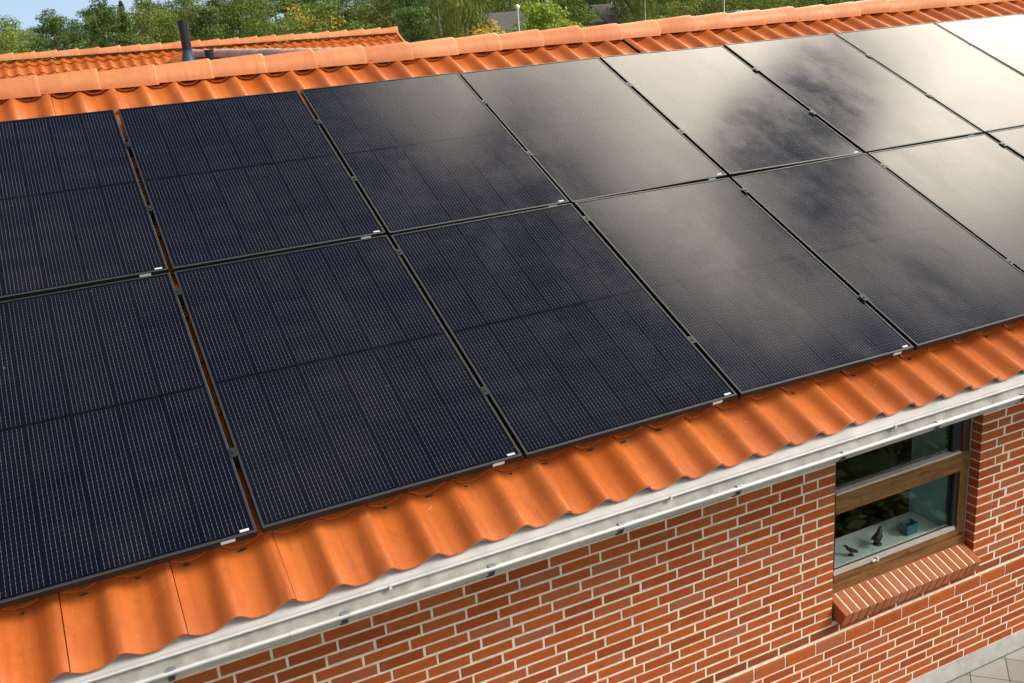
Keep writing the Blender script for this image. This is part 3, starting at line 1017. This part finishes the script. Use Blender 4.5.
# ---------------------------------------------------------------- vegetation
def leaf_material(name, a, b_, c_):
    mt, t, bs, out = material(name)
    r = attr(t, 'rnd')
    oi = t.new('ShaderNodeObjectInfo').outputs['Random']
    c = t.mix(t.ramp(r, .0, .6, 0, 1, False), a, b_)
    c = t.mix(t.ramp(r, .72, 1, 0, 1, False), c, c_)
    f = t.ramp(oi, 0, 1, .75, 1.25, False)
    c = t.mix(1.0, c, t.comb(f, f, f), 'MULTIPLY')
    t.l.new(c, bs.inputs['Base Color'])
    bs.inputs['Roughness'].default_value = .6
    bs.inputs['Specular IOR Level'].default_value = .25
    tr = t.new('ShaderNodeBsdfTranslucent'); t.l.new(c, tr.inputs[0])
    mx = t.new('ShaderNodeMixShader'); mx.inputs[0].default_value = .25
    t.l.new(bs.outputs[0], mx.inputs[1]); t.l.new(tr.outputs[0], mx.inputs[2]); t.l.new(mx.outputs[0], out.inputs[0])
    return mt


BARK = simple('bark', (.11, .085, .065), .9, var=.3, scale=6)
BIRCH = simple('birch_bark', (.5, .48, .44), .8, var=.4, scale=9)
L_DARK = leaf_material('pine_needles', (.060, .115, .024), (.11, .175, .036), (.19, .25, .055))
L_MID = leaf_material('green_leaves', (.10, .165, .024), (.165, .235, .036), (.26, .32, .055))
L_OLIVE = leaf_material('olive_leaves', (.135, .17, .03), (.21, .245, .045), (.31, .32, .07))
L_LIME = leaf_material('lime_leaves', (.20, .30, .025), (.31, .40, .035), (.45, .48, .06))
L_GOLD = leaf_material('golden_leaves', (.33, .23, .025), (.52, .35, .04), (.62, .45, .07))


def leaf_cloud(mb, clumps, per, size, droop=0.0):
    """clumps: list of (centre, radii); every clump has its own tone"""
    for (c, rr_) in clumps:
        tone = random.random() * .6
        for _ in range(per):
            while True:
                q = Vector((random.uniform(-1, 1), random.uniform(-1, 1), random.uniform(-1, 1)))
                if .25 < q.length < 1: break
            p = Vector((c[0] + q.x * rr_[0], c[1] + q.y * rr_[1], c[2] + q.z * rr_[2]))
            s = size * random.uniform(.6, 1.35)
            n_ = (Vector((q.x, q.y, q.z * 1.2)) + Vector((random.gauss(0, .6), random.gauss(0, .6), random.gauss(.3, .6)))).normalized()
            a = n_.cross(Vector((random.gauss(0, 1), random.gauss(0, 1), random.gauss(0, 1)))).normalized()
            b = n_.cross(a)
            if droop and random.random() < droop:
                a = Vector((random.gauss(0, .15), random.gauss(0, .15), -1)).normalized() * 1.9; b = n_.cross(a).normalized() * .5
            mb.add([p + a * s, p + b * s * .62, p - a * s, p - b * s * .62], [(0, 1, 2, 3)], 0, False, min(1, max(0, tone + random.uniform(-.1, .4))))


def make_tree(kind, h, seed):
    random.seed(seed)
    root = empty({'pine': 'pine_tree', 'broad': 'broadleaf_tree', 'olive': 'broadleaf_tree', 'birch': 'birch_tree', 'spruce': 'spruce_tree', 'lime': 'garden_shrub', 'gold': 'autumn_shrub', 'cypress': 'conifer_column'}[kind])
    tr = MB(); cr = MB(); mat = L_MID; bark = BARK
    if kind == 'pine':
        tr.tube([(0, 0, 0), (.1, .05, h * .5), (.05, 0, h * .92)], [.22, .15, .04], 8)
        cl_ = []
        for q in range(44):
            z = random.uniform(.10, .97); w_ = h * .26 * (1.08 - z) ** .6
            a = random.uniform(0, 6.283); d = w_ * random.uniform(.25, 1)
            p = (math.cos(a) * d, math.sin(a) * d, z * h)
            cl_.append((p, (h * .085, h * .085, h * .045)))
            tr.tube([(0, 0, z * h - h * .04), p], [.05, .02], 5, caps=False)
        leaf_cloud(cr, cl_, 170, .088); mat = L_DARK
    elif kind == 'spruce':
        tr.tube([(0, 0, 0), (0, 0, h)], [.2, .02], 8)
        cl_ = []
        for q in range(34):
            z = (q + .5) / 34; w_ = h * .24 * (1.03 - z)
            for _ in range(2):
                a = random.uniform(0, 6.283); d = w_ * random.uniform(.5, .95)
                cl_.append(((math.cos(a) * d, math.sin(a) * d, (z * .95 + .04) * h), (w_ * .5 + .12, w_ * .5 + .12, h * .03)))
        leaf_cloud(cr, cl_, 100, .09, .2); mat = L_DARK
    elif kind in ('broad', 'olive'):
        tr.tube([(0, 0, 0), (.08, 0, h * .35), (0, .1, h * .75)], [.26, .18, .06], 8)
        cl_ = []
        for q in range(48):
            a = random.uniform(0, 6.283); z = random.uniform(.10, .95)
            prof_ = math.sin(min(1, max(.06, (z - .06) / .92)) * math.pi) ** .55
            d = h * .34 * prof_ * random.uniform(.3, 1.0)
            p = (math.cos(a) * d, math.sin(a) * d, z * h)
            cl_.append((p, (h * .11, h * .11, h * .085)))
            if q % 3 == 0: tr.tube([(0, 0, h * .3), (p[0] * .6, p[1] * .6, p[2] * .8), p], [.08, .05, .02], 5, caps=False)
        leaf_cloud(cr, cl_, 175, .085); mat = L_MID if kind == 'broad' else L_OLIVE
    elif kind == 'birch':
        tr.tube([(0, 0, 0), (.15, 0, h * .5), (.1, .1, h * .95)], [.16, .10, .03], 8); bark = BIRCH
        cl_ = []
        for q in range(34):
            a = random.uniform(0, 6.283); z = random.uniform(.25, .96); d = h * .23 * random.uniform(.2, 1) * (1.15 - z * .6)
            p = (math.cos(a) * d, math.sin(a) * d, z * h)
            cl_.append((p, (h * .055, h * .055, h * .13)))
        leaf_cloud(cr, cl_, 95, .105, .75); mat = L_OLIVE
    elif kind in ('lime', 'gold'):
        for q in range(4): tr.tube([(0, 0, 0), (random.uniform(-.3, .3) * h * .5, random.uniform(-.3, .3) * h * .5, h * .7)], [.05, .02], 5)
        cl_ = []
        for q in range(22):
            a = random.uniform(0, 6.283); z = random.uniform(.12, .92); d = h * .5 * math.sin(min(1, z) * math.pi * .9 + .3) * random.uniform(.2, .9)
            cl_.append(((math.cos(a) * d, math.sin(a) * d, z * h), (h * .14, h * .14, h * .12)))
        leaf_cloud(cr, cl_, 160, .085); mat = L_LIME if kind == 'lime' else L_GOLD
    else:
        tr.tube([(0, 0, 0), (0, 0, h * .9)], [.12, .03], 6)
        cl_ = [((random.uniform(-.25, .25), random.uniform(-.25, .25), h * (.06 + .9 * q / 24)), (.5 * (1.1 - q / 26), .5 * (1.1 - q / 26), h * .05)) for q in range(24)]
        leaf_cloud(cr, cl_, 60, .13, .3); mat = L_DARK
    tr.build('trunk', bark, root)
    cr.build('crown', mat, root, fix=False)
    return root


PROTO = {}
for kd, hh in (('pine', 9.0), ('spruce', 9.0), ('broad', 8.0), ('olive', 8.0), ('birch', 8.0), ('lime', 4.5), ('gold', 5.0), ('cypress', 5.0)):
    PROTO[kd] = [[make_tree(kd, hh, 100 + 7 * q + len(kd)), hh, False] for q in range(2)]


def horizon(px_):
    return 60.94 - .0839 * px_


def place_tree(kind, pxx, dist, top_y=None, height=None, label='', group=''):
    """stand a tree in the compass direction that the camera sees at column pxx"""
    d = CF + CR * ((pxx - 512) / 981.5) + CU * ((341.5 - horizon(pxx)) / 981.5)
    d.z = 0; d.normalize()
    pos = Vector((CAMPOS.x, CAMPOS.y, 0)) + d * dist
    if height is None:
        height = CAMPOS.z + (horizon(pxx) - top_y) / 981.5 * dist * 1.02
    e = random.choice(PROTO[kind])
    o = e[0] if not e[2] else copy_tree(e[0])
    e[2] = True
    s = height / e[1]
    o.location = pos
    o.rotation_euler = (0, 0, random.uniform(0, 6.28))
    wid = s * random.uniform(.9, 1.15)
    o.scale = (wid, wid, s)
    tag(o, label, KIND_CAT[kind], group)
    return o


KIND_CAT = dict(pine='tree', spruce='tree', broad='tree', olive='tree', birch='tree', lime='shrub', gold='shrub', cypress='tree')
random.seed(21)
# silhouette of the wood along the left: column, top row in the photo
SKYLINE = [(-60, 40), (0, 30), (35, 33), (62, 20), (85, 27), (105, 8), (130, 12), (150, 8), (190, 4), (230, -2), (260, -8), (300, -4), (335, 3), (370, -2), (400, -12), (460, -25), (600, -40), (1100, -60)]


def sky_y(x):
    for (a, ya_), (b, yb2) in zip(SKYLINE, SKYLINE[1:]):
        if a <= x <= b: return ya_ + (yb2 - ya_) * (x - a) / (b - a)
    return -30


GLAB = {'pine': 'dark green pine of the wood behind the roofs', 'spruce': 'dark pointed spruce of the wood behind the roofs',
        'broad': 'green broadleaf tree of the wood behind the roofs', 'olive': 'yellowish green tree of the wood behind the roofs', 'birch': 'pale drooping birch of the wood behind the roofs'}
# far belt
x = -70
while x < 1090:
    kd = random.choices(['pine', 'broad', 'olive', 'spruce'], [5, 3, 2, 2])[0]
    dist = random.uniform(95, 125)
    place_tree(kd, x, dist, sky_y(x) + random.uniform(-6, 3), None, GLAB[kd] + ', far row', GLAB[kd].split(' of ')[0] + ' trees of the far row')
    x += random.uniform(12, 19)
x = 400
while x < 1000:
    kd = random.choice(['pine', 'broad', 'olive', 'birch'])
    place_tree(kd, x, random.uniform(128, 150), -32 - .02 * (x - 400) + random.uniform(-5, 8), None, GLAB[kd] + ', rearmost row', GLAB[kd].split(' of ')[0] + ' trees of the rearmost row')
    x += random.uniform(16, 24)
# near edge of the wood on the left
x = -60
while x < 430:
    kd = random.choices(['pine', 'broad', 'olive', 'spruce'], [6, 3, 2, 1])[0]
    dist = random.uniform(62, 85)
    place_tree(kd, x, dist, sky_y(x) + random.uniform(-3, 12), None, GLAB[kd] + ', near row', GLAB[kd].split(' of ')[0] + ' trees of the near row')
    x += random.uniform(13, 19)
# single trees that stand out
place_tree('olive', 12, 60, 30, None, 'rounded yellowish green tree at the far left above the rear roof', 'trees')
place_tree('pine', 107, 66, 6, None, 'tall thin pine standing above the treetops left of the flue', 'trees')
place_tree('gold', 318, 70, 4, None, 'golden autumn crown among the dark pines above the rear roof gable', 'trees')
place_tree('pine', 412, 46, 6, None, 'dark green pine just right of the rear roof gable', 'trees')
place_tree('birch', 442, 44, -6, None, 'weeping birch with drooping pale green branches right of the dark pine', 'trees')
place_tree('birch', 466, 42, 2, None, 'second weeping birch, right beside the first and overlapping it', 'trees')
place_tree('gold', 487, 40, 15, None, 'orange yellow shrub at the foot of the weeping birches', 'trees')
place_tree('lime', 506, 55, 21, None, 'low bright green shrub below the distant dark roof', 'trees')
place_tree('lime', 537, 62, 2, None, 'tall lime green tree right of the white lamp post', 'trees')
place_tree('lime', 556, 55, 15, None, 'bright green shrub at the foot of the tall lime tree', 'trees')
place_tree('broad', 568, 78, -12, None, 'dark green round tree between the lime shrubs', 'trees')
place_tree('cypress', 594, 112, -10, None, 'slim dark conifer column left of the white gable', 'trees')
place_tree('lime', 584, 56, 17, None, 'bright lime bush left of the white gabled house', 'trees')
place_tree('broad', 648, 92, 0, None, 'dark green bush right of the white gabled house', 'trees')
place_tree('pine', 660, 75, 6, None, 'blue green pine low behind the ridge right of the white gabled house', 'trees')
place_tree('lime', 668, 50, 13, None, 'small lime bush peeping over the ridge tiles', 'trees')
place_tree('olive', 690, 48, -4, None, 'olive green tree left of the thin white post', 'trees')
place_tree('olive', 716, 44, -6, None, 'olive green tree behind the thin white post', 'trees')
place_tree('broad', 757, 50, -12, None, 'green tree right of the small chimney', 'trees')
place_tree('broad', 790, 48, -16, None, 'green tree above the right part of the ridge', 'trees')
place_tree('broad', 828, 46, -20, None, 'rightmost green tree visible above the ridge', 'trees')
GARDEN = 'garden trees and bushes behind the ridge'
x = 425
while x < 900:
    kd = random.choices(['broad', 'olive', 'pine', 'cypress', 'birch'], [4, 3, 3, 1, 2])[0]
    dist = random.uniform(62, 92)
    if not (572 < x < 640 or 490 < x < 534):
        place_tree(kd, x, dist, horizon(x) - random.uniform(2, 28), None, 'middle distance ' + {'broad': 'green', 'olive': 'olive', 'pine': 'dark', 'cypress': 'slim dark', 'birch': 'pale'}[kd] + ' tree in the gardens behind the ridge', kd + ' trees of the gardens behind the ridge')
    x += random.uniform(13, 22)
for kd in PROTO:
    for e in PROTO[kd]:
        if not e[2]:
            for ch_ in list(e[0].children): bpy.data.objects.remove(ch_)
            bpy.data.objects.remove(e[0])

# planting before the wall, which the window pane mirrors
random.seed(77)
bed = MB()
cl_ = []
for q in range(230):
    xx = random.uniform(1, 11); yy = random.uniform(-5.5, -.5)
    cl_.append(((xx, yy, random.uniform(.10, .25) + .5 * min(1, (-.4 - yy) / 2)), (.30, .30, .22)))
leaf_cloud(bed, cl_, 60, .07)
o = bed.build('ground_cover', L_OLIVE, fix=False)
tag(o, 'dark green leafy planting along the paving before the window', 'plants', kind='stuff')

# ---------------------------------------------------------------- far houses, posts
def at_px(pxx, dist):
    d = CF + CR * ((pxx - 512) / 981.5) + CU * ((341.5 - horizon(pxx)) / 981.5)
    d.z = 0; d.normalize()
    return Vector((CAMPOS.x, CAMPOS.y, 0)) + d * dist


def cottage(pxx, dist, rot, L, W, eave, ridge, wallm, roofm, label, gablem=None):
    r_ = empty('cottage', at_px(pxx, dist)); r_.rotation_euler = (0, 0, rot)
    tag(r_, label, 'house')
    b = MB(); b.box(-L / 2, L / 2, -W / 2, W / 2, 0, eave)
    b.build('wall', wallm, r_)
    for s in (-1, 1):
        b = MB()
        x0 = s * (L / 2 - .02)
        b.add([(x0, -W / 2, eave + .001), (x0, W / 2, eave + .001), (x0, 0, ridge - .05), (x0 - s * .12, -W / 2, eave + .001), (x0 - s * .12, W / 2, eave + .001), (x0 - s * .12, 0, ridge - .05)],
              [(0, 1, 2), (3, 4, 5), (0, 1, 4, 3), (1, 2, 5, 4), (2, 0, 3, 5)])
        b.build('gable', gablem or wallm, r_)
    b = MB(); ov = .4
    for s in (-1, 1):
        zz = eave - ov * (ridge - eave) / (W / 2)
        p = [(-L / 2 - ov, s * (W / 2 + ov), zz), (L / 2 + ov, s * (W / 2 + ov), zz), (L / 2 + ov, 0, ridge), (-L / 2 - ov, 0, ridge)]
        q = [(a, c, d + .16) for a, c, d in p]
        b.add(p + q, [(0, 1, 2, 3), (4, 5, 6, 7), (0, 1, 5, 4), (1, 2, 6, 5), (0, 3, 7, 4)])
    b.build('roof', roofm, r_)
    b = MB(); b.box(L * .2, L * .2 + .4, -.2, .2, ridge - .3, ridge + .25)
    b.build('chimney', simple('chimney_brick', (.3, .12, .07), .9), r_)
    for s in (-1, 1):
        wn = MB()
        wn.box(s * L * .25 - .6, s * L * .25 + .6, -W / 2 - .03, -W / 2 + .01, eave * .4, eave * .8)
        f_ = wn.build('window', simple('far_window_frame', (.7, .7, .68), .5), r_)
        pn = MB(); pn.box(s * L * .25 - .5, s * L * .25 + .5, -W / 2 - .045, -W / 2 - .032, eave * .43, eave * .77)
        pn.build('pane', simple('far_window_pane', (.03, .04, .05), .1), f_)
    return r_


GREYROOF = simple('grey_roof', (.09, .082, .08), .85, var=.2, scale=3)
WHITEW = simple('white_wall', (.72, .72, .70), .8)
REDW = simple('distant_brick', (.30, .13, .08), .9)
cottage(608, 100, RAD(15), 4, 3.6, 3.6, 5.0, REDW, GREYROOF, 'distant cottage with grey roof and white gable between garden trees', WHITEW)
cottage(512, 92, RAD(10), 6, 4, 3.6, 5.0, WHITEW, GREYROOF, 'distant dark roofed house half hidden behind the weeping birch and shrub')
lp = empty('lamp_post', at_px(518, 50)); tag(lp, 'white lamp post in front of the distant dark roof', 'lamp post')
b = MB(); b.tube([(0, 0, 0), (0, 0, 4.9)], [.06, .045], 10); b.build('pole', simple('pale_steel', (.6, .6, .6), .5), lp)
b = MB(); b.tube([(0, 0, 4.9), (0, 0, 5.0), (0, 0, 5.12), (0, 0, 5.2)], [.05, .10, .14, .03], 12); b.build('lamp_head', simple('lamp_white', (.8, .8, .8), .4), lp)
lp = empty('flag_pole', at_px(724, 40)); tag(lp, 'thin white post rising over the ridge before the olive trees', 'pole')
b = MB(); b.tube([(0, 0, 0), (0, 0, 5.4)], [.035, .02], 8); b.build('pole', simple('pale_pole', (.65, .66, .66), .5), lp)
b = MB(); b.tube([(0, 0, 5.4), (0, 0, 5.46), (0, 0, 5.5)], [.02, .05, .01], 10); b.build('finial', simple('pale_finial', (.65, .66, .66), .5), lp)
cp = empty('chimney_stack', at_px(737, 46)); tag(cp, 'small chimney with pale cap just above the ridge tiles', 'chimney')
b = MB(); b.box(-.28, .28, -.28, .28, 0, 3.95); b.build('stack', simple('dark_chimney', (.10, .09, .09), .9, var=.2), cp)
b = MB(); b.box(-.34, .34, -.34, .34, 3.951, 4.12); b.build('cap', simple('pale_cap', (.6, .6, .6), .8), cp)
